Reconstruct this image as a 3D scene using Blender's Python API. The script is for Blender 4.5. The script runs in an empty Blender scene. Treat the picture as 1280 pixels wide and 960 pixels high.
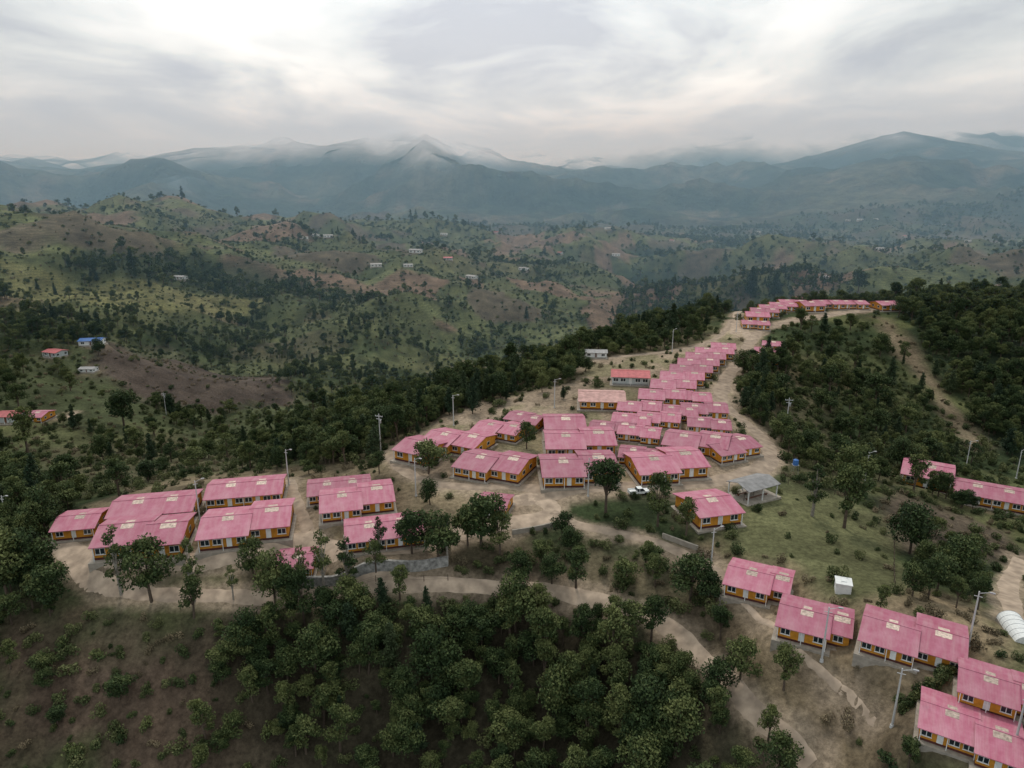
import bpy, math, random, numpy as np, time
from mathutils import Vector
random.seed(7); rng=np.random.default_rng(11)
scene=bpy.context.scene
COL=scene.collection
# ------------------------------------------------------------------ camera
H=55.0; F=880.0; PIT=math.radians(16); SP,CP=math.sin(PIT),math.cos(PIT)
cam=bpy.data.objects.new('camera',bpy.data.cameras.new('camera')); COL.objects.link(cam)
cam.location=(0,0,H); cam.rotation_euler=(math.radians(90)-PIT,0,0)
cam.data.lens=F/1280*36; cam.data.sensor_width=36; cam.data.clip_end=60000; cam.data.clip_start=0.5
scene.camera=cam
scene.view_settings.view_transform='Standard'; scene.view_settings.look='None'; scene.view_settings.exposure=0
# ------------------------------------------------------------------ noise
def sstep(a,b,x):
    t=np.clip((x-a)/(b-a),0,1); return t*t*(3-2*t)
def vnoise(x,y,seed=0):
    xi=np.floor(x).astype(np.int64); yi=np.floor(y).astype(np.int64)
    xf=x-xi; yf=y-yi
    u=xf*xf*xf*(xf*(xf*6-15)+10); v=yf*yf*yf*(yf*(yf*6-15)+10)
    def hs(a,b):
        h=(a*374761393+b*668265263+seed*1446651)&0xffffffff
        h=((h^(h>>13))*1274126177)&0xffffffff
        h=h^(h>>16)
        return (h&0xffff)/32767.5-1
    a=hs(xi,yi);b=hs(xi+1,yi);c=hs(xi,yi+1);d=hs(xi+1,yi+1)
    return (a*(1-u)+b*u)*(1-v)+(c*(1-u)+d*u)*v
def fbm(x,y,s,o=4,seed=0):
    r=0;a=1;n=0
    x=np.asarray(x,float)/s; y=np.asarray(y,float)/s
    for i in range(o):
        r=r+a*vnoise(x+i*17.3,y-i*9.1,seed+i); n+=a; a*=.5; x,y=(x*.8-y*.6)*2,(x*.6+y*.8)*2
    return r/n
def ridged(x,y,s,o=4,seed=0):
    r=0;a=1;n=0
    x=np.asarray(x,float)/s; y=np.asarray(y,float)/s
    for i in range(o):
        r=r+a*(1-2*np.abs(vnoise(x+i*7.3,y-i*5.1,seed+i))); n+=a; a*=.45; x,y=(x*.8-y*.6)*2,(x*.6+y*.8)*2
    return r/n
# ------------------------------------------------------------------ terrain heights
def plane(u,v,z):
    b=(v-480)/F; t=(H-z)/(SP+b*CP)
    return t*(u-640)/F, t*(CP-b*SP), z
CT=[(1280,960,3),(1000,950,-7),(640,960,-18),(300,960,-18),(0,960,-15),(640,850,-12),(300,850,-10),(0,850,-9),(850,860,-8),
(950,880,-4),(150,735,-3),(350,745,-4),(560,730,-3),(750,755,-4),(860,800,-5),(0,720,-3),
(100,680,-1),(250,690,-.5),(310,640,0),(200,640,0),(440,620,1),(480,670,0),(650,640,1),
(560,580,2),(720,600,2),(720,540,2.5),(880,590,2),(640,530,2.5),(830,520,3),(940,570,2),
(850,465,3),(910,430,3),(930,470,3),(960,430,3),(940,400,4),(1000,385,5),(1060,385,5),(1110,385,4),
(1000,640,1),(1100,700,1),(1060,620,-1),(1000,720,2),(1120,780,4),(950,730,1),(1240,860,4),(1160,605,-6),(1240,630,-7),
(1180,680,-3),(1270,720,-4),(1100,590,-7),(1000,520,-2),(1080,520,-6),(1180,560,-12),(1100,440,-3),(1200,500,-10),(1270,560,-14),
(1180,385,5),(1280,375,8),(1200,430,0),(1250,430,2),
(480,545,0),(420,560,-6),(360,590,-2),(560,500,0),(650,480,1),(700,455,2),(730,440,3),(800,430,1),(860,400,0),
(300,560,-25),(400,540,-25),(100,600,-12),(0,640,-6),(30,520,-18),(200,500,-28),(115,430,-15),(100,380,-8),(60,330,5),(20,290,22),
(150,310,12),(300,330,-5),(300,400,-30),(300,450,-35),(400,450,-45),(400,500,-42),(500,450,-50),(550,470,-50),(500,400,-38),
(600,430,-54),(600,380,-42),(700,400,-50),(500,340,-60),(400,310,-35),(700,370,-70),(600,330,-75),(600,300,-45),(800,340,-75),(800,300,-40),
(900,320,-65),(1000,330,-75),(1150,320,-60),(1250,300,-30),(300,300,-20),(450,295,-25),(1100,350,-55),(1200,350,-55)]
P=[plane(*c) for c in CT]
P+=[(-400,300,-10),(-700,700,0),(700,700,-40),(500,400,-20),(300,150,-40),(250,250,-35),(-250,100,-20),(-300,200,-20),(-900,1200,-20),(1100,1200,-50),
(0,1500,-60),(600,1500,-60),(-600,1500,-50),(-60,0,-25),(60,0,-8),(0,20,-25),(250,450,-45),(130,480,-60),(0,480,-58),(-100,-10,-22),(120,30,-12),(200,80,-30)]
P=np.array(P,float); PX,PY,PZ=P[:,0],P[:,1],P[:,2]
def ker(r2,c): return np.sqrt(r2+c*c)
CC=np.clip(np.hypot(PX,PY)*.09,6,60)
A=ker((PX[:,None]-PX)**2+(PY[:,None]-PY)**2,CC[None,:])
n=len(P)
M=np.zeros((n+1,n+1)); M[:n,:n]=A-np.eye(n)*np.clip(np.hypot(PX,PY)*.004,.3,4); M[:n,n]=1; M[n,:n]=1
W=np.linalg.solve(M,np.append(PZ,0))
def rbf(x,y):
    out=np.full(x.shape,W[n])
    for i in range(n): out=out+W[i]*np.sqrt((x-PX[i])**2+(y-PY[i])**2+CC[i]**2)
    return out
def prof(pts,dl):
    us=np.array([p[0] for p in pts],float); vs=np.array([p[1] for p in pts],float)
    az=np.arctan((us-640)/(F*CP+ (228-480)*-SP)); 
    b=(vs-480)/F; L=np.hypot((CP-b*SP),(us-640)/F)
    z=H-(SP+b*CP)/L*dl
    return az,z
LAY=[(3900,1250,700,prof([(-400,215),(-150,216),(0,206),(60,211),(100,216),(170,206),(250,192),(350,184),(420,176),(500,172),(560,180),(640,204),(700,214),(760,220),(820,226),(900,222),(960,211),(1040,191),(1080,179),(1120,169),(1160,177),(1220,187),(1280,194),(1450,200),(1800,210)],3900)),
 (6500,1900,900,prof([(-400,205),(0,200),(300,185),(600,186),(700,188),(760,186),(830,176),(900,168),(980,158),(1040,164),(1120,158),(1200,148),(1280,140),(1800,150)],6500)),
 (2350,420,400,prof([(-400,262),(0,268),(120,280),(250,272),(400,280),(500,268),(620,262),(700,272),(800,262),(900,276),(1000,262),(1100,258),(1200,268),(1280,262),(1800,262)],2350))]
def farh(x,y,d,az):
    base=-85+18*fbm(x,y,500,4,5)+np.clip(d-1800,0,3000)*.012
    z=base
    wx=d+130*fbm(x,y,800,2,71)
    for k,(dl,wf,wb,(pa,pz)) in enumerate(LAY):
        cz=np.interp(az,pa,pz)
        dd=wx-dl
        p=np.exp(-(dd/np.where(dd<0,wf,wb))**2)
        rn=ridged(x,y,700 if k<2 else 330,6,31+k*9)
        zz=base+(cz-base)*p+rn*(140 if k<2 else 50)*np.clip(p*(1-p)*4,0,1)+rn*(9 if k<2 else 8)
        z=np.maximum(z,zz)+np.where(np.abs(zz-z)<25,(25-np.abs(zz-z))**2/100,0)
    return z
SPN=np.array([(-80,100),(-30,122),(0,130),(50,150),(60,190),(90,240),(125,300),(160,300)],float)
def segd(x,y,pts):
    r=np.full(x.shape,1e9)
    for i in range(len(pts)-1):
        a=pts[i];b=pts[i+1]; dx,dy=b-a; L=dx*dx+dy*dy
        t=np.clip(((x-a[0])*dx+(y-a[1])*dy)/L,0,1)
        r=np.minimum(r,np.hypot(x-a[0]-t*dx,y-a[1]-t*dy))
    return r
PADS=[]
def spur(x,y):
    """+1 on spur crests, -1 in the gullies"""
    d=np.hypot(x,y); f=sstep(500,900,d)
    return ridged(x,y,190,3,8)*(1-.5*f)+ridged(x,y,300,3,18)*f*.9
def hgt(x,y):
    x=np.atleast_1d(np.asarray(x,float)); y=np.atleast_1d(np.asarray(y,float))
    d=np.hypot(x,y); az=np.arctan2(x,y)
    w=sstep(1150,1600,d)
    z=rbf(x,y)*(1-w)
    if (w>0).any():
        z=z+farh(x,y,d,az)*w
    sd=segd(x,y,SPN)
    m=sstep(35,150,sd)*sstep(60,160,d)
    m2=sstep(110,380,sd)
    z=z+m*(7*fbm(x,y,55,4,3))+m2*(30*ridged(x,y,190,4,8)-9)*(1-w)+.18*fbm(x,y,7,2,4)
    z=z+m2*sstep(500,900,d)*(1-w)*48*ridged(x,y,300,4,18)
    if PADS:
        num=np.zeros(x.shape);den=np.full(x.shape,1e-9);wm=np.zeros(x.shape)
        for px,py,pz,pr in PADS:
            q=np.hypot(x-px,y-py)-pr; ww=1-sstep(0,4.5,q); num+=ww*ww*pz;den+=ww*ww;wm=np.maximum(wm,ww)
        z=z*(1-wm)+num/den*wm
    return z
TS=np.concatenate([np.arange(30,420,.7),np.arange(420,1400,3),np.arange(1400,7000,12)])
def survey(u,v,dz=0.0):
    """bearing/depression sighting onto the terrain"""
    b=(v-480)/F
    X=TS*(u-640)/F; Y=TS*(CP-b*SP); Z=H-TS*(SP+b*CP)
    g=Z-hgt(X,Y)-dz
    k=np.argmax(g<0)
    if not (g<0).any(): k=len(TS)-1
    if k>0:
        f=g[k-1]/(g[k-1]-g[k]); t=TS[k-1]+f*(TS[k]-TS[k-1])
    else: t=TS[0]
    x=t*(u-640)/F; y=t*(CP-b*SP)
    return float(x),float(y),t
def h1(x,y): return float(hgt([x],[y])[0])
# ------------------------------------------------------------------ materials
def newmat(name):
    m=bpy.data.materials.new(name); m.use_nodes=True
    nt=m.node_tree; b=nt.nodes['Principled BSDF']; return m,nt,b
def simple(name,col,rough=.8,noise=.15,scale=3,spec=.2,metal=0,bump=0):
    m,nt,b=newmat(name)
    b.inputs['Roughness'].default_value=rough; b.inputs['Specular IOR Level'].default_value=spec; b.inputs['Metallic'].default_value=metal
    tc=nt.nodes.new('ShaderNodeTexCoord'); ns=nt.nodes.new('ShaderNodeTexNoise'); ns.inputs['Scale'].default_value=scale; ns.inputs['Detail'].default_value=6
    nt.links.new(tc.outputs['Object'],ns.inputs['Vector'])
    mr=nt.nodes.new('ShaderNodeMapRange'); mr.inputs[1].default_value=.3; mr.inputs[2].default_value=.7; mr.inputs[3].default_value=1-noise; mr.inputs[4].default_value=1+noise
    nt.links.new(ns.outputs['Fac'],mr.inputs[0])
    oi=nt.nodes.new('ShaderNodeObjectInfo'); mr2=nt.nodes.new('ShaderNodeMapRange'); mr2.inputs[3].default_value=1-noise*.6; mr2.inputs[4].default_value=1+noise*.6
    nt.links.new(oi.outputs['Random'],mr2.inputs[0])
    mu=nt.nodes.new('ShaderNodeMath'); mu.operation='MULTIPLY'; nt.links.new(mr.outputs[0],mu.inputs[0]); nt.links.new(mr2.outputs[0],mu.inputs[1])
    vm=nt.nodes.new('ShaderNodeVectorMath'); vm.operation='SCALE'; vm.inputs[0].default_value=col
    nt.links.new(mu.outputs[0],vm.inputs['Scale']); nt.links.new(vm.outputs[0],b.inputs['Base Color'])
    if bump:
        bp=nt.nodes.new('ShaderNodeBump'); bp.inputs['Strength'].default_value=bump; nt.links.new(ns.outputs['Fac'],bp.inputs['Height']); nt.links.new(bp.outputs[0],b.inputs['Normal'])
    return m
M_roof,nt,b=newmat('pink_metal_roof')
b.inputs['Roughness'].default_value=.6; b.inputs['Specular IOR Level'].default_value=.22
tc=nt.nodes.new('ShaderNodeTexCoord'); wv=nt.nodes.new('ShaderNodeTexWave'); wv.inputs['Scale'].default_value=1.5; wv.bands_direction='X'
nt.links.new(tc.outputs['Object'],wv.inputs['Vector'])
ns=nt.nodes.new('ShaderNodeTexNoise'); ns.inputs['Scale'].default_value=.45; ns.inputs['Detail'].default_value=8; ns.inputs['Roughness'].default_value=.65; nt.links.new(tc.outputs['Object'],ns.inputs['Vector'])
cr=nt.nodes.new('ShaderNodeValToRGB'); cr.color_ramp.elements[0].position=.3; cr.color_ramp.elements[0].color=(.37,.085,.14,1); cr.color_ramp.elements[1].position=.72; cr.color_ramp.elements[1].color=(.49,.20,.26,1)
nt.links.new(ns.outputs['Fac'],cr.inputs[0])
oi=nt.nodes.new('ShaderNodeObjectInfo'); hsv=nt.nodes.new('ShaderNodeHueSaturation'); mr=nt.nodes.new('ShaderNodeMapRange'); mr.inputs[3].default_value=.8; mr.inputs[4].default_value=1.12
nt.links.new(oi.outputs['Random'],mr.inputs[0]); nt.links.new(mr.outputs[0],hsv.inputs['Value']); 
mx=nt.nodes.new('ShaderNodeMix'); mx.data_type='RGBA'; mx.blend_type='MULTIPLY'; mx.inputs[0].default_value=.12
# rain streaks and bleached sheets running down the slope
mps=nt.nodes.new('ShaderNodeMapping'); mps.inputs['Scale'].default_value=(1.4,.16,.2); nt.links.new(tc.outputs['Object'],mps.inputs[0])
n2=nt.nodes.new('ShaderNodeTexNoise'); n2.inputs['Scale'].default_value=1.0; n2.inputs['Detail'].default_value=5; nt.links.new(mps.outputs[0],n2.inputs['Vector'])
m2=nt.nodes.new('ShaderNodeMapRange'); m2.inputs[1].default_value=.42; m2.inputs[2].default_value=.75; m2.inputs[3].default_value=0; m2.inputs[4].default_value=.5; nt.links.new(n2.outputs['Fac'],m2.inputs[0])
mx2=nt.nodes.new('ShaderNodeMix'); mx2.data_type='RGBA'; mx2.inputs[7].default_value=(.50,.30,.31,1); nt.links.new(m2.outputs[0],mx2.inputs[0]); nt.links.new(cr.outputs[0],mx2.inputs[6])
nt.links.new(mx2.outputs[2],mx.inputs[6]); nt.links.new(wv.outputs['Color'],mx.inputs[7]); nt.links.new(mx.outputs[2],hsv.inputs['Color']); nt.links.new(hsv.outputs[0],b.inputs['Base Color'])
bp=nt.nodes.new('ShaderNodeBump'); bp.inputs['Strength'].default_value=.3; bp.inputs['Distance'].default_value=.04; nt.links.new(wv.outputs['Fac'],bp.inputs['Height']); nt.links.new(bp.outputs[0],b.inputs['Normal'])
M_wall=simple('orange_wall_paint',(.54,.235,.03),.8,.2,1.2)
M_plinth=simple('dark_red_plinth',(.09,.03,.025),.85,.2,2)
M_panel=simple('weathered_roof_sheet',(.50,.39,.32),.7,.4,2.5)
M_white=simple('white_paint',(.72,.72,.69),.6,.1,2)
M_glass=simple('window_glass',(.02,.028,.035),.12,.1,2,spec=.6)
M_door=simple('door_wood',(.14,.06,.035),.6,.2,3)
M_conc=simple('concrete',(.32,.28,.23),.9,.2,1.2,bump=.2)
M_grey=simple('grey_sheet_roof',(.27,.26,.25),.6,.25,1.0)
M_tanroof=simple('faded_roof',(.42,.25,.22),.7,.25,.8)
M_blue=simple('blue_roof_paint',(.05,.14,.36),.5,.15,1)
M_lblue=simple('pale_wall',(.45,.48,.47),.8,.15,1)
M_red=simple('red_roof_paint',(.42,.12,.12),.6,.2,1)
M_stone=simple('stone_masonry',(.24,.23,.21),.95,.5,1.8,bump=.6)
M_bark=simple('bark',(.10,.075,.055),.95,.3,4,bump=.4)
M_pale=simple('pale_bark',(.26,.23,.19),.9,.3,4)
M_black=simple('rubber',(.02,.02,.02),.8,.1,3)
M_metal=simple('galvanised_steel',(.45,.45,.45),.4,.1,3,metal=.6)
M_conc2=simple('pole_concrete',(.5,.49,.47),.85,.1,1)
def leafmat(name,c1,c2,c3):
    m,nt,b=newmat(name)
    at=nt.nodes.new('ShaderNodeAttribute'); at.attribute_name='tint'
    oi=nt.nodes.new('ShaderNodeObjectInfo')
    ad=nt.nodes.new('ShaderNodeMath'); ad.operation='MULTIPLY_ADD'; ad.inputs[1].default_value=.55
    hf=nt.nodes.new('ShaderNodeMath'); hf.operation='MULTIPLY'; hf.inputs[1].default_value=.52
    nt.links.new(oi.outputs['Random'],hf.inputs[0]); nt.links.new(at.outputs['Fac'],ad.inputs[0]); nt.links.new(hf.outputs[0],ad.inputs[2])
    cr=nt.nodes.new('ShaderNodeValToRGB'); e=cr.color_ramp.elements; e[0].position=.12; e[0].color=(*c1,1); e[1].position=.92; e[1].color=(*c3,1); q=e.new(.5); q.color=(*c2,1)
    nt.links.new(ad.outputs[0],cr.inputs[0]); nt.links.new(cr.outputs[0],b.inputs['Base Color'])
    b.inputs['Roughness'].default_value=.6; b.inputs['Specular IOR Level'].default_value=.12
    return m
M_leaf=leafmat('broadleaf_foliage',(.018,.034,.014),(.048,.072,.025),(.14,.155,.055))
M_pine=leafmat('conifer_foliage',(.015,.032,.019),(.032,.054,.026),(.065,.085,.037))
M_bush=leafmat('shrub_foliage',(.025,.042,.016),(.065,.085,.031),(.16,.165,.07))
M_dry=leafmat('dry_scrub_foliage',(.08,.065,.04),(.15,.12,.07),(.24,.19,.12))
# ------------------------------------------------------------------ mesh builder
class MB:
    def __init__(s): s.v=[];s.f=[];s.m=[]
    def quad(s,pts,mi=0):
        k=len(s.v); s.v+=[tuple(p) for p in pts]; s.f.append(tuple(range(k,k+len(pts)))); s.m.append(mi)
    def box(s,x0,x1,y0,y1,z0,z1,mi=0):
        k=len(s.v); s.v+=[(x0,y0,z0),(x1,y0,z0),(x1,y1,z0),(x0,y1,z0),(x0,y0,z1),(x1,y0,z1),(x1,y1,z1),(x0,y1,z1)]
        for f in ((0,3,2,1),(4,5,6,7),(0,1,5,4),(1,2,6,5),(2,3,7,6),(3,0,4,7)): s.f.append(tuple(k+i for i in f)); s.m.append(mi)
    def tube(s,a,b,ra,rb,n=8,mi=0,cap=True):
        a=Vector(a);b=Vector(b); d=(b-a).normalized(); p=d.orthogonal().normalized(); q=d.cross(p)
        k=len(s.v)
        for c,r in((a,ra),(b,rb)):
            for i in range(n):
                t=2*math.pi*i/n; s.v.append(tuple(c+(p*math.cos(t)+q*math.sin(t))*r))
        for i in range(n):
            j=(i+1)%n; s.f.append((k+i,k+j,k+n+j,k+n+i)); s.m.append(mi)
        if cap: s.f.append(tuple(k+n+i for i in range(n))); s.m.append(mi); s.f.append(tuple(k+n-1-i for i in range(n))); s.m.append(mi)
    def mesh(s,name,mats):
        me=bpy.data.meshes.new(name); me.from_pydata(s.v,[],s.f)
        for m in mats: me.materials.append(m)
        me.polygons.foreach_set('material_index',s.m); me.update(); return me
def slab(mb,p,th,mi=0):
    k=len(mb.v); mb.v+=[tuple(q) for q in p]+[(q[0],q[1],q[2]-th) for q in p]
    for f in((0,1,2,3),(7,6,5,4),(0,4,5,1),(1,5,6,2),(2,6,7,3),(3,7,4,0)): mb.f.append(tuple(k+i for i in f)); mb.m.append(mi)
# ------------------------------------------------------------------ house kinds
def house_kind(blocks,key,wallm=M_wall,roofm=M_roof,plm=M_plinth,panels=True,doorm=M_white):
    wl,pl,rf,pn,wf,wg,dr,ap=[MB() for _ in range(8)]
    WH=2.65
    for bi,(x0,x1,y0,y1,front,back) in enumerate(blocks):
        zt=WH+bi*.13; ym=(y0+y1)/2; rise=(y1-y0)*.5*.21
        k=len(wl.v)
        wl.v+=[(x0,y0,.45),(x1,y0,.45),(x1,y1,.45),(x0,y1,.45),(x0,y0,zt),(x1,y0,zt),(x1,y1,zt),(x0,y1,zt),(x0,ym,zt+rise),(x1,ym,zt+rise)]
        for f in((0,1,5,4),(2,3,7,6),(1,2,6,9,5),(3,0,4,8,7)): wl.f.append(tuple(k+i for i in f)); wl.m.append(0)
        pl.box(x0-.04,x1+.04,y0-.04,y1+.04,-3,.45)
        ov=.75; oe=.45; s=rise/((y1-y0)/2)
        a=x0-oe; c=x1+oe; zr=zt+rise+.14; ze=zr-s*((y1-y0)/2+ov)
        slab(rf,[(a,y0-ov,ze),(c,y0-ov,ze),(c,ym,zr),(a,ym,zr)],.12)
        slab(rf,[(a,ym,zr),(c,ym,zr),(c,y1+ov,ze),(a,y1+ov,ze)],.12)
        rf.box(a,c,ym-.16,ym+.16,zr-.03,zr+.05)
        if panels:
            for px in ([(x0+x1)/2+.3] if x1-x0<9 else [x0+(x1-x0)*.3,x0+(x1-x0)*.72]):
                w=1.0+.25*(bi)
                for sg in(-1,1):
                    o=.25; e=1.55
                    z1=zr-s*o+.03; z2=zr-s*e+.03
                    if sg<0: slab(pn,[(px-w,ym-e,z2),(px+w,ym-e,z2),(px+w,ym-o,z1),(px-w,ym-o,z1)],.03)
                    else: slab(pn,[(px-w*.7,ym+o,z1),(px+w*.7,ym+o,z1),(px+w*.7,ym+e,z2),(px-w*.7,ym+e,z2)],.03)
        ap.box(x0-.7,x1+.7,y0-1.1,y1+.7,-2.5,.06+bi*.012)
        def opening(cx,yy,sg,kind):
            if kind=='w':
                w,zb,zt2=.75,1.05,2.15
                wf.box(cx-w,cx+w,min(yy,yy+sg*.05),max(yy,yy+sg*.05),zb,zt2)
                for q in(-.37,.37): wg.box(cx+q-.31,cx+q+.31,min(yy+sg*.05,yy+sg*.065),max(yy+sg*.05,yy+sg*.065),zb+.08,zt2-.08)
                wf.box(cx-w-.08,cx+w+.08,min(yy,yy+sg*.14),max(yy,yy+sg*.14),zb-.09,zb-.005)
            else:
                dr.box(cx-.45,cx+.45,min(yy,yy+sg*.05),max(yy,yy+sg*.05),.47,2.35)
        L=x1-x0
        for side,yy,sg in((front,y0,-1),(back,y1,1)):
            for i,ch in enumerate(side):
                if ch in'wd': opening(x0+L*(i+.5)/len(side),yy,sg,ch)
        for xx,sg in((x0,-1),(x1,1)):
            if bi==0 or sg>0:
              for yc in(ym-2.2,ym+1.8):
                wf.box(min(xx,xx+sg*.05),max(xx,xx+sg*.05),yc-.7,yc+.7,1.1,2.1)
                wg.box(min(xx+sg*.05,xx+sg*.065),max(xx+sg*.05,xx+sg*.065),yc-.6,yc+.6,1.18,2.02)
    x0,x1,y0=blocks[0][0],blocks[0][1],blocks[0][2]
    for px in(x0+.1,x0+(x1-x0)*.5,x1-.1): wf.box(px-.06,px+.06,y0-.6,y0-.48,.06,2.6)
    r=[]
    for nm,mb,ma in(('walls',wl,wallm),('plinth',pl,plm),('roof',rf,roofm),('roof_sheets',pn,M_panel),('window_frames',wf,M_white),('window_glass',wg,M_glass),('doors',dr,doorm),('apron',ap,M_conc)):
        if mb.v: r.append((nm,mb.mesh(key+'_'+nm,[ma])))
    return r
KIND={
'A':house_kind([(-5.5,2.2,-5.0,4.6,'wdw',' w w'),(2.2,5.5,-3.2,4.6,'w','w')],'house_a'),
'B':house_kind([(-7.6,.6,-6.5,4.8,'wwdw',' w w'),(.6,7.6,-4.6,6.5,'wdw','w w')],'house_b'),
'C':house_kind([(-7.6,7.6,-4.8,4.8,'wwdwwdww','w w w w')],'house_c'),
'D':house_kind([(-4.2,4.2,-4.7,4.7,'wdw','w w')],'house_d'),
'E':house_kind([(-6.8,1.0,-4.6,5.6,'wdww','w w'),(1.0,6.8,-6.2,4.0,'wdw','w w')],'house_e'),
'T':house_kind([(-6.5,6.5,-5.5,5.5,'wwdww','w w w')],'hall',M_wall,M_tanroof,panels=False),
'S':house_kind([(-5.5,5.5,-4,4,'wwdww','w w w')],'school',M_lblue,M_red,M_grey,panels=False),
'R':house_kind([(-4.2,4.2,-3,3,'wdw','w')],'farm_r',M_lblue,M_red,M_conc,panels=False,doorm=M_door),
'U':house_kind([(-4.8,4.8,-3,3,'wdw','w')],'farm_u',M_white,M_blue,M_conc,panels=False,doorm=M_door),
'G':house_kind([(-4.8,4.8,-3,3,'wdw','w')],'farm_g',M_white,M_grey,M_conc,panels=False,doorm=M_door)}
KW={'A':(11.9,11),'B':(16.1,14.5),'C':(16.1,11.1),'D':(9.3,10.9),'E':(14.5,13.2),'T':(13.9,12.3),'S':(11.9,9.5),'R':(9.3,7.3),'U':(10.5,7.3),'G':(10.5,7.3)}
HOUSES=[]; HP=[]
def add_house(u,v,yaw,k,wpx=None,nm='pink_roof_house',sc=1.0,dz=2.6):
    x,y,t=survey(u,v,dz)
    if wpx:
        w,d_=KW[k]; a=math.radians(yaw); sc=wpx*t/F/(w*abs(math.cos(a))+d_*abs(math.sin(a))*.8)
        sc=min(1.05,max(.6,sc))
    HP.append((x,y,yaw,k,nm,sc,float(hgt([x],[y])[0]),KW[k][0]*.5*sc*.9))
    HOUSES.append((x,y,KW[k][0]*.5*sc*.95))
HL=[(950,716,-27,'A',95),(1020,766,-27,'A',106),(1143,784,-32,'B',142),(1252,843,-32,'A',112),(1214,897,-32,'E',122),
(1160,588,-32,'D',80),(1240,612,-30,'C',95),(885,627,14,'D',74),(618,620,-14,'D',46),(480,655,14,'C',108),(370,692,8,'D',54),
(100,645,12,'D',60),(195,627,12,'C',108),(182,661,12,'E',120),(308,606,12,'C',100),(310,646,12,'B',120),(446,616,14,'B',104),(424,602,14,'C',86),
(528,556,-28,'D',68),(573,545,-28,'B',92),(627,530,-28,'B',74),(658,517,-28,'E',58),(620,574,-24,'B',104),(722,578,2,'B',98),(724,546,0,'B',88),
(705,527,0,'D',52),(766,528,-16,'B',64),(800,533,-16,'E',62),(824,516,-16,'B',58),(802,560,-14,'E',62),(832,574,8,'B',102),(872,546,-22,'B',94),(912,552,20,'B',80),
(886,524,-12,'E',60),(880,506,-10,'B',64),(800,503,-14,'B',62),(828,489,-12,'B',66),(862,492,-10,'E',58),(842,477,-14,'B',64),(853,467,-14,'B',62),(864,458,-14,'B',60),
(873,450,-14,'B',58),(882,442,-14,'B',56),(893,436,-14,'B',54),(904,431,-14,'D',36),(790,518,-14,'E',54),(848,507,-12,'E',54),
(955,442,-20,'E',44),(961,434,-20,'E',40),(966,427,-20,'D',32),
(944,401,-12,'E',38),(946,393,-12,'D',34),(955,386,-12,'E',38),(965,382,-10,'E',36),(978,379,-10,'E',36),(990,376,-8,'E',36),(1004,373,-8,'E',36),(1012,380,5,'D',30),(1032,377,5,'E',38),
(1050,373,8,'D',30),(1063,377,4,'E',36),(1080,374,8,'D',30),(1106,379,5,'D',28)]
for u,v,yaw,k,wp in HL: add_house(u,v,yaw,k,wp)
add_house(752,493,-5,'T',62,'community_hall'); add_house(788,466,-8,'S',52,'school_building')
add_house(745,436,-5,'G',30,'farmhouse')
add_house(69,438,-20,'R',28,'farmhouse'); add_house(115,424,10,'U',30,'farmhouse'); add_house(110,457,0,'G',18,'farmhouse')
add_house(12,517,5,'R',36,'farmhouse'); add_house(48,515,0,'D',26,'farmhouse')
for u,v,k in[(225,345,'G'),(510,330,'G'),(560,322,'R'),(590,345,'G'),(655,335,'G'),(700,315,'R'),(770,318,'G'),(840,300,'R'),(880,298,'G'),(905,300,'G'),(1030,345,'G'),(1130,295,'R'),(1210,300,'G'),(520,313,'G'),(1100,310,'G'),(470,330,'G'),
 (380,296,'G'),(395,293,'G'),(410,294,'G'),(555,292,'G'),(620,290,'R'),(760,285,'G'),(1060,275,'G'),(1075,274,'G'),(1095,273,'G'),(1180,280,'G'),(950,290,'G')]:
    add_house(u,v,random.uniform(-40,40),k,None,'farmhouse',random.uniform(.8,1.3))
PADS=[(q[0],q[1],q[6],q[7]) for q in HP]
for x,y,yaw,k,nm,sc,z,r in HP:
    e=bpy.data.objects.new(nm,None); COL.objects.link(e); e.empty_display_size=2
    e.location=(x,y,h1(x,y)+.08+random.uniform(0,.05)); e.rotation_euler=(0,0,math.radians(yaw)); e.scale=(sc,)*3
    for pn,me in KIND[k]:
        o=bpy.data.objects.new(pn,me); COL.objects.link(o); o.parent=e
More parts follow.
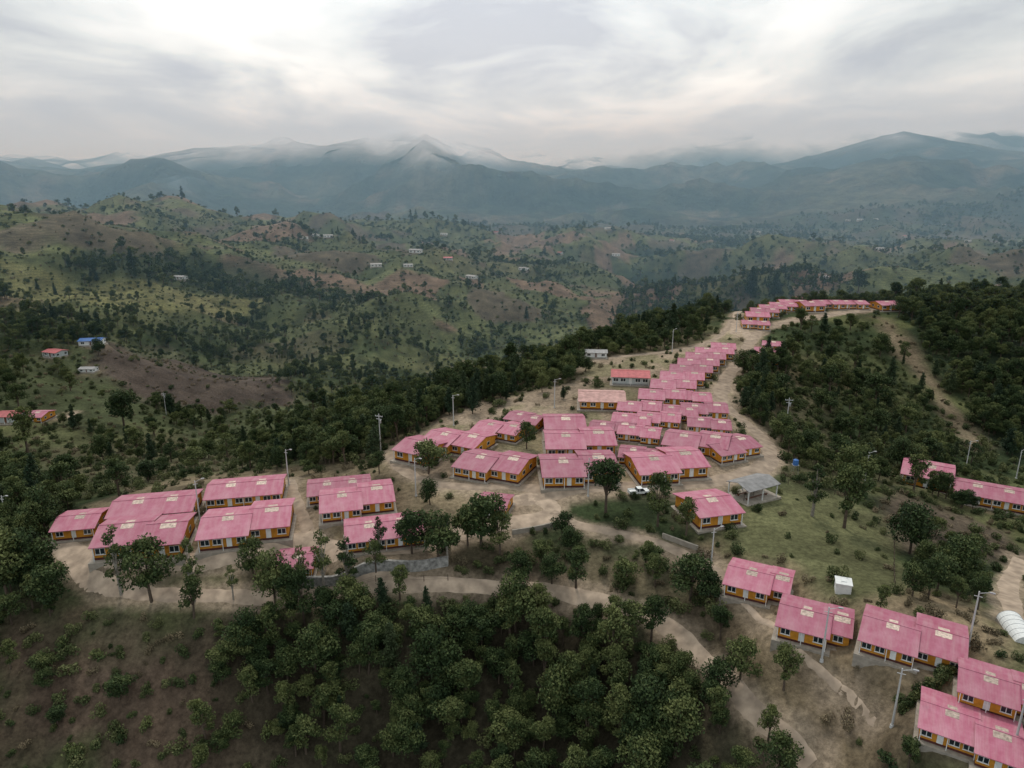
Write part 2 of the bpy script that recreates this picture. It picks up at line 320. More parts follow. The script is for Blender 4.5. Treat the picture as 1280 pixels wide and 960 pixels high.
# ------------------------------------------------------------------ roads
def catmull(p,step):
    p=np.array(p,float); q=np.vstack([2*p[0]-p[1],p,2*p[-1]-p[-2]]); out=[]
    for i in range(1,len(q)-2):
        L=np.hypot(*(q[i+1]-q[i])); m=max(2,int(L/step))
        for j in range(m):
            t=j/m; out.append(.5*((2*q[i])+(-q[i-1]+q[i+1])*t+(2*q[i-1]-5*q[i]+4*q[i+1]-q[i+2])*t*t+(-q[i-1]+3*q[i]-3*q[i+1]+q[i+2])*t**3))
    out.append(p[-1]); return np.array(out)
ROADS=[('dirt_road',4.6,[(640,628),(700,614),(780,608),(860,605),(920,596),(958,580),(962,560),(945,540),(920,520),(902,503),(902,485),(912,466),(930,446),(938,428),(950,414),(985,402),(1040,393),(1110,386)]),
('dirt_road',3.4,[(938,425),(928,408),(920,396),(935,384)]),
('dirt_road',3.0,[(485,569),(505,587),(535,602),(590,608),(650,609),(710,612)]),
('dirt_road',4.2,[(72,672),(90,690),(150,700),(220,700),(300,690),(380,675),(420,686),(500,686),(560,670),(640,652),(690,640),(670,622),(640,628)]),
('dirt_road',2.6,[(72,672),(85,700),(120,728),(180,742),(260,744),(350,744),(440,738),(520,731),(600,733),(680,738),(750,752),(810,770),(850,795),(890,835),(940,885),(985,925),(1010,960)]),
('dirt_road',2.3,[(690,640),(720,655),(770,666),(820,678),(860,695),(895,715),(915,742)]),
('footpath',.9,[(915,742),(950,775),(1000,815),(1050,862),(1095,905)]),
('dirt_road',2.4,[(362,600),(372,630),(382,655),(385,672)]),
('dirt_road',2.6,[(715,458),(760,448),(830,440),(880,430),(905,415),(915,400)]),
('dirt_road',3.0,[(1278,700),(1262,725),(1262,750),(1275,790)]),
('dirt_road',2.6,[(0,528),(60,522),(95,515)])]
M_road=simple('packed_earth',(.37,.285,.21),.95,.32,.6,bump=.3)
RP=[];RW=[]
for nm,w,px in ROADS:
    pts=catmull([survey(*p)[:2] for p in px],1.2)
    tg=np.gradient(pts,axis=0); tg/=np.maximum(np.hypot(tg[:,0],tg[:,1])[:,None],1e-6)
    nr=np.stack([-tg[:,1],tg[:,0]],1)
    RP.append(pts); RW.append(np.full(len(pts),w/2))
    K=7; jl=1+.34*fbm(pts[:,0],pts[:,1],2.5,3,90); jr=1+.34*fbm(pts[:,0],pts[:,1],2.5,3,91)
    V=[]
    for j in range(K):
        s=(j/(K-1)*2-1); ww=np.where(s<0,jl,jr)*w/2*s
        V.append(pts+nr*ww[:,None])
    V=np.stack(V,1).reshape(-1,2); d=np.hypot(V[:,0],V[:,1])
    s=np.abs(np.tile(np.linspace(-1,1,K),len(pts)))
    Z=hgt(V[:,0],V[:,1])+np.where(s>.99,-.08,.08)+np.clip((d-300)*.002,0,.4)
    fc=[(i*K+j,i*K+j+1,(i+1)*K+j+1,(i+1)*K+j) for i in range(len(pts)-1) for j in range(K-1)]
    me=bpy.data.meshes.new(nm); me.from_pydata(np.column_stack([V,Z]).tolist(),[],fc); me.materials.append(M_road)
    for p in me.polygons: p.use_smooth=True
    me.update()
    if me.polygons[0].normal.z<0: me.flip_normals()
    COL.objects.link(bpy.data.objects.new(nm,me))
RP=np.vstack(RP); RW=np.concatenate(RW)
def roaddist(x,y):
    out=np.full(x.shape,99.0)
    idx=np.where((np.abs(x)<260)&(y>20)&(y<420))[0]
    for c in np.array_split(idx,max(1,len(idx)//20000)):
        if len(c)==0: continue
        dd=np.hypot(x[c][:,None]-RP[:,0][None],y[c][:,None]-RP[:,1][None])-RW[None]
        out[c]=dd.min(1)
    return out
def housedist(x,y):
    out=np.full(x.shape,99.0)
    for hx,hy,r in HOUSES: out=np.minimum(out,np.hypot(x-hx,y-hy)-r)
    return out
# ------------------------------------------------------------------ regions
def poly(px): return np.array([survey(*p)[:2] for p in px])
def sdf(x,y,pg):
    d=np.full(x.shape,1e9); ins=np.zeros(x.shape,bool); N=len(pg)
    for i in range(N):
        a=pg[i];b=pg[(i+1)%N]; dx,dy=b-a; L=dx*dx+dy*dy+1e-9
        t=np.clip(((x-a[0])*dx+(y-a[1])*dy)/L,0,1); d=np.minimum(d,np.hypot(x-a[0]-t*dx,y-a[1]-t*dy))
        c=((a[1]>y)!=(b[1]>y)); ins^=c&(x<(b[0]-a[0])*(y-a[1])/((b[1]-a[1])+1e-12)+a[0])
    return np.where(ins,-d,d)
R_center=poly([(478,562),(530,612),(640,635),(760,616),(900,612),(965,588),(955,545),(922,505),(925,460),(945,425),(925,400),(905,410),(860,438),(720,455),(718,478),(600,505)])
R_left=poly([(70,668),(110,705),(260,705),(420,690),(540,684),(690,645),(690,612),(560,615),(500,585),(370,585),(250,596),(130,625)])
R_field=poly([(905,640),(985,606),(1060,625),(1112,650),(1118,735),(1060,742),(1000,695),(930,685)])
R_dry=poly([(885,690),(1000,700),(1080,748),(1200,745),(1280,800),(1280,960),(1060,960),(975,850),(905,765)])
R_plow=poly([(1105,610),(1270,665),(1280,705),(1140,690),(1110,650)])
R_gully=poly([(1085,395),(1115,398),(1175,480),(1240,555),(1215,560),(1150,480)])
R_scrub=poly([(0,790),(180,775),(290,810),(330,960),(0,960)])
R_forest=poly([(230,765),(640,748),(800,775),(900,790),(1010,930),(1030,960),(330,960),(280,840)])
R_plL=poly([(120,428),(200,432),(340,470),(380,505),(300,505),(180,500),(130,470)])
R_plL2=poly([(60,560),(220,540),(330,590),(250,600),(100,620)])
R_lslope=poly([(0,440),(120,430),(380,505),(460,540),(360,600),(200,600),(70,620),(0,600)])
R_lhill=poly([(0,318),(200,330),(400,350),(520,372),(560,410),(420,440),(330,420),(0,400)])
R_terr=poly([(0,322),(130,350),(330,372),(330,384),(150,385),(0,372)])
R_terr2=poly([(130,420),(330,440),(420,470),(330,470),(160,440)])
R_rforest=poly([(1120,385),(1280,375),(1280,580),(1235,545),(1180,470)])
R_rslope=poly([(960,470),(1060,400),(1100,400),(1180,540),(1100,590),(980,590),(965,540)])
R_back=poly([(760,430),(770,395),(800,360),(900,345),(1060,360),(1060,372),(930,378),(900,400),(830,430)])
R_flank=poly([(480,540),(560,495),(650,470),(720,445),(735,425),(640,440),(540,480),(430,540)])
R_mid=poly([(280,705),(640,676),(820,695),(890,760),(860,790),(750,745),(560,725),(300,738)])
R_ledge=poly([(0,600),(60,610),(62,670),(100,745),(0,765)])
R_ltree=poly([(0,400),(110,395),(130,425),(100,440),(0,430)])
# ------------------------------------------------------------------ terrain mesh
def axis(a,b,st,lo,hi,g):
    c=list(np.arange(a,b,st)); s=st; x=c[-1]
    while x<hi: s*=g; x+=s; c.append(x)
    s=st; x=c[0]; pre=[]
    while x>lo: s*=g; x-=s; pre.append(x)
    return np.array(pre[::-1]+c)
gx=axis(-95,150,.9,-9500,9500,1.03); gy=axis(45,310,.9,-60,9500,1.02)
XX,YY=np.meshgrid(gx,gy); X=XX.ravel();Y=YY.ravel()
Zt=hgt(X,Y)
nx,ny=len(gx),len(gy)
def terrain_color(X,Y,Z):
    d=np.hypot(X,Y)
    n1=fbm(X,Y,35,4,50); n2=fbm(X,Y,6,3,51); n3=fbm(X,Y,180,4,52)
    C=lambda r,g,b: np.array([r,g,b])
    def mixc(a,b,t): return a*(1-t[:,None])+b*t[:,None]
    terr=np.zeros(len(X))
    col=mixc(np.tile(C(.036,.050,.021),(len(X),1)),C(.09,.095,.04),sstep(-.1,.5,n1+.4*n2))
    col=mixc(col,C(.13,.095,.062),sstep(.15,.55,n3+.3*n1)*.55)
    far=sstep(330,520,d)*(1-sstep(2200,3200,d))
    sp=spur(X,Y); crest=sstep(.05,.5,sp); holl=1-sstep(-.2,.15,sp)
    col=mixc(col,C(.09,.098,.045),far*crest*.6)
    p1=fbm(X,Y,95,3,201); p2=fbm(X,Y,70,3,211); p3=fbm(X,Y,120,3,221)
    q=far*sstep(.16,.22,p3); col=mixc(col,C(.105,.115,.05),q*.7); terr=np.maximum(terr,q)
    col=mixc(col,C(.15,.10,.072),far*sstep(.24,.28,p1)*.85); col=mixc(col,C(.095,.072,.055),far*sstep(.24,.28,-p1)*.75)
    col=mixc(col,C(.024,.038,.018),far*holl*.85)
    mt=sstep(1300,2400,d)
    rg=ridged(X,Y,700,6,31)
    mcol=mixc(np.tile(C(.018,.03,.022),(len(X),1)),C(.065,.066,.046),sstep(.0,.6,.6*rg+fbm(X,Y,260,6,77)))
    mcol=mixc(mcol,C(.12,.095,.075),sstep(.34,.42,fbm(X,Y,110,4,88))*.6)
    col=mixc(col,mcol,mt*.9)
    nn=1.6*n2+2.2*n1
    def reg(pg,c,soft=3,t=1.0):
        nonlocal col
        near=d<900
        m=np.zeros(len(X)); m[near]=1-sstep(-soft,soft,sdf(X[near],Y[near],pg)+nn[near]*soft*.6)
        col=mixc(col,c,m*t); return m
    reg(R_lslope,C(.075,.08,.04),8,.5); terr=np.maximum(terr,reg(R_lhill,C(.09,.095,.042),12,.35)*crest)
    reg(R_scrub,C(.105,.07,.052),7,.85); reg(R_forest,C(.055,.045,.03),6,.9); reg(R_dry,C(.19,.145,.09),4); reg(R_field,C(.115,.115,.055),3)
    reg(R_flank,C(.11,.10,.05),4,.8)
    reg(R_plow,C(.11,.08,.06),3,.8); reg(R_gully,C(.20,.15,.10),3,.8); reg(R_plL,C(.08,.058,.05),5,.85); reg(R_plL2,C(.105,.09,.05),5,.6)
    terr=np.maximum(terr,reg(R_terr,C(.15,.14,.058),5,.7)); terr=np.maximum(terr,reg(R_terr2,C(.085,.10,.045),5,.6)); reg(R_rforest,C(.022,.032,.018),5,.9); reg(R_mid,C(.13,.10,.065),4,.75)
    reg(R_left,C(.18,.14,.088),3,.9); reg(R_center,C(.32,.245,.175),2.5,.88)
    near=d<400; gm=np.zeros(len(X)); gm[near]=(1-sstep(-2,2,sdf(X[near],Y[near],R_center)))*sstep(.0,.35,(n2+.8*n1)[near])
    col=mixc(col,C(.125,.12,.058),gm*.65)
    rd=roaddist(X,Y); rm=(1-sstep(0,1.8,rd+n2*1.8)); col=mixc(col,C(.31,.24,.17),rm*.85)
    hd=housedist(X,Y)
    col=mixc(col,C(.22,.168,.115),(1-sstep(-1,4,hd+n2*3))*.5*near)
    col*= (1+.25*n2)[:,None]
    return np.clip(col,.008,1),terr
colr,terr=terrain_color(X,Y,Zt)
me=bpy.data.meshes.new('terrain')
idx=(np.arange(ny-1)[:,None]*nx+np.arange(nx-1)[None]).ravel()
quads=np.stack([idx,idx+1,idx+nx+1,idx+nx],1)
me.vertices.add(len(X)); me.vertices.foreach_set('co',np.column_stack([X,Y,Zt]).ravel())
me.loops.add(quads.size); me.loops.foreach_set('vertex_index',quads.ravel())
me.polygons.add(len(quads)); me.polygons.foreach_set('loop_start',np.arange(0,quads.size,4)); me.polygons.foreach_set('loop_total',np.full(len(quads),4))
me.update(calc_edges=True); me.validate()
me.polygons.foreach_set('use_smooth',np.ones(len(quads),bool))
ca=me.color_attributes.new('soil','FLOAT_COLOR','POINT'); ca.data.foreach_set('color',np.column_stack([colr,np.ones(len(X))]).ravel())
ta=me.attributes.new('terrace','FLOAT','POINT'); ta.data.foreach_set('value',terr)
nt=None
def tn(scale,detail=8,rough=.6):
    q=nt.nodes.new('ShaderNodeTexNoise'); q.inputs['Scale'].default_value=scale; q.inputs['Detail'].default_value=detail; q.inputs['Roughness'].default_value=rough; nt.links.new(geo.outputs['Position'],q.inputs['Vector']); return q
def mrange(src,a,b_,c,d_):
    q=nt.nodes.new('ShaderNodeMapRange')
    for i,s in enumerate((a,b_,c,d_)):
        if isinstance(s,(int,float)): q.inputs[i+1].default_value=s
        else: nt.links.new(s,q.inputs[i+1])
    nt.links.new(src,q.inputs[0]); return q.outputs[0]
def math_(op,a,b_):
    q=nt.nodes.new('ShaderNodeMath'); q.operation=op
    for i,s in enumerate((a,b_)):
        if isinstance(s,(int,float)): q.inputs[i].default_value=s
        else: nt.links.new(s,q.inputs[i])
    return q.outputs[0]
for which in('near','far'):
    mt,nt,b=newmat('hillside_ground' if which=='near' else 'mountain_slope'); b.inputs['Roughness'].default_value=.95; b.inputs['Specular IOR Level'].default_value=.08
    at=nt.nodes.new('ShaderNodeAttribute'); at.attribute_name='soil'; geo=nt.nodes.new('ShaderNodeNewGeometry')
    sx=nt.nodes.new('ShaderNodeSeparateXYZ'); nt.links.new(geo.outputs['Position'],sx.inputs[0])
    if which=='near':
        n_lo=tn(.06,7,.72).outputs['Fac']
        f1=mrange(tn(1.3,6,.72).outputs['Fac'],.3,.7,.5,1.45); f2=mrange(n_lo,.33,.67,.5,1.5)
        # planted contour rows
        a2=nt.nodes.new('ShaderNodeAttribute'); a2.attribute_name='terrace'
        row=math_('SINE',math_('MULTIPLY',math_('ADD',sx.outputs['Z'],math_('MULTIPLY',n_lo,9.0)),3.6),0)
        rowf=math_('ADD',1.0,math_('MULTIPLY',math_('MULTIPLY',row,a2.outputs['Fac']),.17))
        ff=math_('MULTIPLY',math_('MULTIPLY',f1,f2),rowf)
    else: ff=mrange(tn(.02,9,.78).outputs['Fac'],.36,.64,.25,1.8)
    vm=nt.nodes.new('ShaderNodeVectorMath'); vm.operation='SCALE'; nt.links.new(at.outputs['Color'],vm.inputs[0]); nt.links.new(ff,vm.inputs['Scale'])
    nt.links.new(vm.outputs[0],b.inputs['Base Color'])
    bp=nt.nodes.new('ShaderNodeBump')
    if which=='near': bp.inputs['Strength'].default_value=.5; bp.inputs['Distance'].default_value=.4; nt.links.new(tn(1.7,4,.7).outputs['Fac'],bp.inputs['Height'])
    else: bp.inputs['Strength'].default_value=.8; bp.inputs['Distance'].default_value=35; nt.links.new(tn(.009,8,.66).outputs['Fac'],bp.inputs['Height'])
    nt.links.new(bp.outputs[0],b.inputs['Normal'])
    if which=='far':
        # summits dissolve into the cloud base, which lifts towards the east
        lift=mrange(sx.outputs['X'],700,2000,0,125)
        zz=math_('SUBTRACT',math_('ADD',sx.outputs['Z'],mrange(tn(.0016,6,.6).outputs['Fac'],.3,.7,-75,75)),lift)
        q=nt.nodes.new('ShaderNodeMapRange'); q.interpolation_type='SMOOTHSTEP'; nt.links.new(zz,q.inputs[0]); q.inputs[1].default_value=55; q.inputs[2].default_value=240
        tr=nt.nodes.new('ShaderNodeBsdfTransparent'); ms=nt.nodes.new('ShaderNodeMixShader'); nt.links.new(q.outputs[0],ms.inputs[0]); nt.links.new(b.outputs[0],ms.inputs[1]); nt.links.new(tr.outputs[0],ms.inputs[2]); nt.links.new(ms.outputs[0],nt.nodes['Material Output'].inputs[0])
    me.materials.append(mt)
fy=Y[quads[:,0]]; me.polygons.foreach_set('material_index',(fy>1900).astype(np.int32))
COL.objects.link(bpy.data.objects.new('terrain',me))
# ------------------------------------------------------------------ trees
def leafmesh(name,limbs,leafc,leafs,tint,mats):
    mb=MB()
    for a,b_,ra,rb in limbs: mb.tube(a,b_,ra,rb,6,0,False)
    nb=len(mb.f); N=len(leafc)
    r=rng.normal(size=(N,3)); r/=np.linalg.norm(r,axis=1)[:,None]
    r[:,2]=np.abs(r[:,2])*.8+.25; r/=np.linalg.norm(r,axis=1)[:,None]
    q=rng.normal(size=(N,3)); a=np.cross(r,q); a/=np.linalg.norm(a,axis=1)[:,None]; c=np.cross(r,a)
    s=leafs[:,None]; a=a*s; c=c*s*.7
    vv=np.stack([leafc-a,leafc-c*.9+r*s*.2,leafc+a,leafc+c*.9+r*s*.2],1).reshape(-1,3)
    k=len(mb.v); verts=mb.v+[tuple(p) for p in vv.tolist()]
    faces=mb.f+[(k+4*i,k+4*i+1,k+4*i+2,k+4*i+3) for i in range(N)]
    m=bpy.data.meshes.new(name); m.from_pydata(verts,[],faces)
    for x in mats: m.materials.append(x)
    m.polygons.foreach_set('material_index',np.array([0]*nb+[1]*N)); 
    at=m.attributes.new('tint','FLOAT','FACE'); at.data.foreach_set('value',np.concatenate([np.zeros(nb),np.clip(tint,0,1)]))
    m.update(); return m
def broadleaf(name,ht,cr,nl,N,leaf=.3,mats=(M_bark,M_leaf),base=.3):
    limbs=[((0,0,-.6),(random.uniform(-.2,.2),random.uniform(-.2,.2),ht*.45),.03*ht,.018*ht)]
    top=Vector(limbs[0][1]); C=[];R=[]
    for i in range(nl):
        a=i*2.4+random.uniform(-.4,.4); rr=cr*random.uniform(.25,.72)*(0.25 if i==0 else 1); f=random.random() if i else 1
        zz=ht*(base+.1+(0.82-base)*f); rr*=math.sqrt(max(.2,1-((f-.35)/.8)**2))
        p=Vector((math.cos(a)*rr,math.sin(a)*rr,zz)); st=top*random.uniform(.6,1)
        limbs.append((tuple(st),tuple(p),.010*ht,.004*ht)); C.append(p); R.append(cr*random.uniform(.28,.5))
    lc=[];ls=[];tt=[]
    for p,r in zip(C,R):
        k=int(N/nl*random.uniform(.7,1.3)); d=rng.normal(size=(k,3)); d/=np.linalg.norm(d,axis=1)[:,None]
        rad=r*rng.uniform(.35,1.0,k)**.5*(1+.25*np.sin(d[:,0]*5+d[:,1]*4+r*9)+rng.normal(0,.1,k))
        q=d*rad[:,None]*np.array([1,1,.72]); lt=random.uniform(-.18,.22)
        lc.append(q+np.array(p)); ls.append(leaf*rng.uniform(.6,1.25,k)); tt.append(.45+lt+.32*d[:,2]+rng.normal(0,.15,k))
    return leafmesh(name,limbs,np.vstack(lc),np.concatenate(ls),np.concatenate(tt),mats)
def conifer(name,ht,cr,N,leaf=.25,bs=.15,nb=26):
    limbs=[((0,0,-.6),(.1,0,ht),.022*ht,.004*ht)]; lc=[];ls=[];tt=[]
    for i in range(nb):
        f=(i+random.random())/nb; z=ht*(bs+(1-bs)*f); L=cr*(1-f)**.75*random.uniform(.55,1.15)+.25; a=i*2.4+random.uniform(-.5,.5)
        e=Vector((math.cos(a)*L,math.sin(a)*L,z+L*.12)); limbs.append(((0,0,z),tuple(e),.05,.015))
        k=int(N/nb*(.4+1.2*(1-f)))+1; t=rng.uniform(.1,1,k)
        q=np.outer(t,np.array(e)-np.array([0,0,z]))+np.array([0,0,z])+rng.normal(0,.13*L+.12,(k,3))
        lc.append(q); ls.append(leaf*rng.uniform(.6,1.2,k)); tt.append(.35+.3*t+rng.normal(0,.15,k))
    return leafmesh(name,limbs,np.vstack(lc),np.concatenate(ls),np.concatenate(tt),(M_bark,M_pine))
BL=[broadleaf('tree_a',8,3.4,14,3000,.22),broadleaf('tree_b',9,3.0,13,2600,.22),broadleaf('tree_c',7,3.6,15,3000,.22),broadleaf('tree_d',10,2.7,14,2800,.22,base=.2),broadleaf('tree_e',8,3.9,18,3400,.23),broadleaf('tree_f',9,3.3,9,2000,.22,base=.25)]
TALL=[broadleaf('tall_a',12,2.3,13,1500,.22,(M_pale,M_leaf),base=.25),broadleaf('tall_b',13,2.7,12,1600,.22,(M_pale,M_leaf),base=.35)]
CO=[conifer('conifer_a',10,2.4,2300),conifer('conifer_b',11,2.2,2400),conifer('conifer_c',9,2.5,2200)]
BLF=[broadleaf('far_tree_a',8,3.4,9,330,.62),broadleaf('far_tree_b',9,3.0,8,300,.6),broadleaf('far_tree_c',7,3.8,10,340,.62)]
COF=[conifer('far_conifer_a',10,2.4,300,.6,.15,14),conifer('far_conifer_b',11,2.2,300,.6,.15,14)]
def bush(name,r,N,mat,leaf=.13):
    limbs=[((0,0,-.3),(math.cos(a)*r*.5,math.sin(a)*r*.5,r*.7),.05,.015) for a in(0,1.3,2.6,3.9,5.2)]
    lc=[];tt=[]
    for i in range(6):
        p=np.array([random.uniform(-.6,.6)*r,random.uniform(-.6,.6)*r,r*random.uniform(.25,.8)]); k=N//6
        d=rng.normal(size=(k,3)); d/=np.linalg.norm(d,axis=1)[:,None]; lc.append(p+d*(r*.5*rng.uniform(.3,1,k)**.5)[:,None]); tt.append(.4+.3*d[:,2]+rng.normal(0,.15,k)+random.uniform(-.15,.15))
    c=np.vstack(lc); return leafmesh(name,limbs,c,leaf*rng.uniform(.6,1.3,len(c)),np.concatenate(tt),(M_bark,mat))
BU=[bush('bush_a',1.2,420,M_bush),bush('bush_b',1.4,480,M_bush,.15),bush('bush_c',1.1,360,M_leaf),bush('bush_d',1.0,380,M_bush,.12)]
BUF=[bush('far_bush_a',1.2,90,M_bush,.3),bush('far_bush_b',1.4,90,M_bush,.32),bush('far_bush_c',1.1,80,M_leaf,.3)]
DR=[bush('scrub_a',1.0,260,M_dry,.11),bush('scrub_b',.9,240,M_dry,.12)]
def protos(name,meshes):
    c=bpy.data.collections.new(name)
    for i,m in enumerate(meshes): c.objects.link(bpy.data.objects.new(m.name,m))
    return c
def scatter(name,coll,pts,rots,scl,k):
    N=len(pts)
    if N==0: return
    m=bpy.data.meshes.new(name); m.from_pydata(pts.tolist(),[],[])
    a=m.attributes.new('rotv','FLOAT_VECTOR','POINT'); a.data.foreach_set('vector',rots.ravel())
    a=m.attributes.new('sclv','FLOAT_VECTOR','POINT'); a.data.foreach_set('vector',scl.ravel())
    a=m.attributes.new('pick','INT','POINT'); a.data.foreach_set('value',rng.integers(0,k,N).astype(np.int32))
    o=bpy.data.objects.new(name,m); COL.objects.link(o)
    ng=bpy.data.node_groups.new(name+'_scatter','GeometryNodeTree')
    ng.interface.new_socket('Geometry',in_out='INPUT',socket_type='NodeSocketGeometry'); ng.interface.new_socket('Geometry',in_out='OUTPUT',socket_type='NodeSocketGeometry')
    gi=ng.nodes.new('NodeGroupInput'); go=ng.nodes.new('NodeGroupOutput'); ip=ng.nodes.new('GeometryNodeInstanceOnPoints'); ci=ng.nodes.new('GeometryNodeCollectionInfo')
    ci.inputs['Collection'].default_value=coll; ci.inputs['Separate Children'].default_value=True; ci.inputs['Reset Children'].default_value=True
    def na(n,t):
        q=ng.nodes.new('GeometryNodeInputNamedAttribute'); q.data_type=t; q.inputs['Name'].default_value=n
        return [s for s in q.outputs if s.enabled and s.name=='Attribute'][0]
    ng.links.new(gi.outputs[0],ip.inputs['Points']); ng.links.new(ci.outputs[0],ip.inputs['Instance']); ip.inputs['Pick Instance'].default_value=True
    ng.links.new(na('pick','INT'),ip.inputs['Instance Index']); ng.links.new(na('rotv','FLOAT_VECTOR'),ip.inputs['Rotation']); ng.links.new(na('sclv','FLOAT_VECTOR'),ip.inputs['Scale'])
    ng.links.new(ip.outputs[0],go.inputs[0])
    md=o.modifiers.new('scatter','NODES'); md.node_group=ng
def fields(x,y):
    d=np.hypot(x,y); n1=fbm(x,y,40,3,101); n2=fbm(x,y,12,2,102); n3=fbm(x,y,130,4,103)
    hedge=(1-sstep(.02,.06,np.abs(fbm(x,y,85,3,111)))); sp=spur(x,y); holl=1-sstep(-.2,.15,sp); crest=sstep(.05,.4,sp)
    plot=sstep(.16,.22,fbm(x,y,120,3,221)); p1=np.abs(fbm(x,y,95,3,201)); bare=sstep(.24,.28,p1)*sstep(330,520,d)
    # woods fill the gullies, spur crests are cleared, hedgerows divide plots
    T=np.maximum(sstep(.0,.28,n3+.6*n1)*.85*(1-.5*crest),hedge*.6); T=T*(1-.8*plot); T=np.maximum(T,holl*.92)*(1-.85*bare)
    S=(.45+.5*sstep(-.3,.3,n1))*(1-.4*crest)*(1-.4*plot)*(1-.7*bare); D=np.full(x.shape,.1); K=sstep(.15,.4,fbm(x,y,90,2,105))*.4
    def reg(pg,t=None,s=None,dd=None,k=None,soft=3):
        nonlocal T,S,D,K
        m=1-sstep(-soft,soft,sdf(x,y,pg)+n2*soft)
        if t is not None: T=T*(1-m)+t*m
        if s is not None: S=S*(1-m)+s*m
        if dd is not None: D=D*(1-m)+dd*m
        if k is not None: K=K*(1-m)+k*m
    reg(R_lslope,np.maximum(sstep(.2,.5,n1+.5*n2)*.6,hedge*.3),.3+.6*sstep(-.2,.3,n1),.3,.1,6); reg(R_lhill,np.maximum(np.maximum(sstep(.1,.3,n1)*.6,hedge*.55),holl*.9),.3+.55*sstep(-.1,.3,n2),.1,.2,10)
    reg(R_scrub,.13,.85,.9,0.02,6); reg(R_forest,.9,.9,.3,.03,5); reg(R_mid,.2,.6,.4,.05); reg(R_ledge,.65,.6,.05,.1)
    reg(R_rslope,.16,.97,.02,.15); reg(R_rforest,.97,.6,0,.06,4); reg(R_back,.85,.6,0,.25,6); reg(R_ltree,.85,.6,0,.2,5)
    reg(R_flank,.12,.7,.3,.1,4)
    reg(R_plL,.01,.1,.3); reg(R_plL2,.05,.4,.2); reg(R_terr,.03,.35,.1); reg(R_terr2,.05,.7,0)
    reg(R_field,0,.04,.05); reg(R_dry,.012,.12,.35); reg(R_plow,.02,.2,.4); reg(R_gully,.0,.1,.15)
    reg(R_left,.01,.14,.12); reg(R_center,.018,.12,.05)
    rd=roaddist(x,y); hd=housedist(x,y)
    T=T*sstep(.5,1.5,rd)*sstep(1.2,3,hd); S=S*sstep(.2,.8,rd)*sstep(.0,1.2,hd); D=D*sstep(.2,.8,rd)*sstep(0,1,hd)
    return T,S,D,K
acc={k:[[],[],[]] for k in('tree','con','bush','dry','ftree','fcon','fbush')}
def zone(x0,x1,y0,y1,st,sT,sS,tp=1.0,far=False):
    gx_=np.arange(x0,x1,st); gy_=np.arange(y0,y1,st); a,b_=np.meshgrid(gx_,gy_); x=a.ravel()+rng.uniform(-.5,.5,a.size)*st; y=b_.ravel()+rng.uniform(-.5,.5,a.size)*st
    m=(np.abs(x)<.84*y+45); x=x[m];y=y[m]; T,S,D,K=fields(x,y); r=rng.random(len(x))
    z=hgt(x,y)
    isT=r<T*tp; isS=(~isT)&(rng.random(len(x))<S); isD=(~isT)&(~isS)&(rng.random(len(x))<D)
    isC=isT&(rng.random(len(x))<K); isT=isT&~isC
    f='f' if far else ''
    for msk,key,sc in((isT,f+'tree',sT),(isC,f+'con',sT),(isS,f+'bush',sS),(isD,'dry',sS)):
        n=msk.sum(); s=sc*rng.uniform(.5,1.3,n)*(.75+.5*rng.random(n))
        acc[key][0].append(np.column_stack([x[msk],y[msk],z[msk]-.1])); 
        acc[key][1].append(np.column_stack([rng.uniform(-.08,.08,n),rng.uniform(-.08,.08,n),rng.uniform(0,6.28,n)]))
        acc[key][2].append(np.column_stack([s*rng.uniform(.85,1.15,n),s*rng.uniform(.85,1.15,n),s*rng.uniform(.85,1.2,n)]))
zone(-150,190,28,215,2.1,.62,.9,tp=.8)
zone(-330,330,215,480,3.1,.62,.9,tp=.75)
zone(-760,760,480,950,4.2,.72,1.15,tp=.85,far=True)
zone(-1400,1400,950,1900,8.0,1.1,2.0,tp=.9,far=True)
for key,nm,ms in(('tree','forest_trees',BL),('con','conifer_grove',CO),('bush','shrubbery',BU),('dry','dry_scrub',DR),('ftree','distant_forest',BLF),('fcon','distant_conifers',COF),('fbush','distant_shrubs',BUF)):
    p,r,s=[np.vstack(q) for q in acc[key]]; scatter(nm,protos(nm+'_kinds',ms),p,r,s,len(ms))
hp=catmull([survey(*q)[:2] for q in[(1128,888),(1150,868),(1175,850),(1200,830)]],.7); hp=np.repeat(hp,2,0)+rng.uniform(-.25,.25,(len(hp)*2,2)); nh=len(hp)
scatter('hedge',protos('hedge_kinds',[BU[0],BU[2],BU[3]]),np.column_stack([hp,hgt(hp[:,0],hp[:,1])]),np.column_stack([np.zeros(nh),np.zeros(nh),rng.uniform(0,6,nh)]),np.full((nh,3),.8)*rng.uniform(.8,1.1,(nh,1)),3)
def tree(u,v,hp,kind,nm):
    x,y,t=survey(u,v); me={'b':BL,'t':TALL,'c':CO}[kind]; me=random.choice(me)
    ht=hp*t/F; h0=max(q.co.z for q in me.vertices)
    o=bpy.data.objects.new(nm,me); COL.objects.link(o); s=ht/h0; o.location=(x,y,h1(x,y)-.1); w=s*random.uniform(.8,1.05); o.scale=(w,w,s); o.rotation_euler=(0,0,random.uniform(0,6))
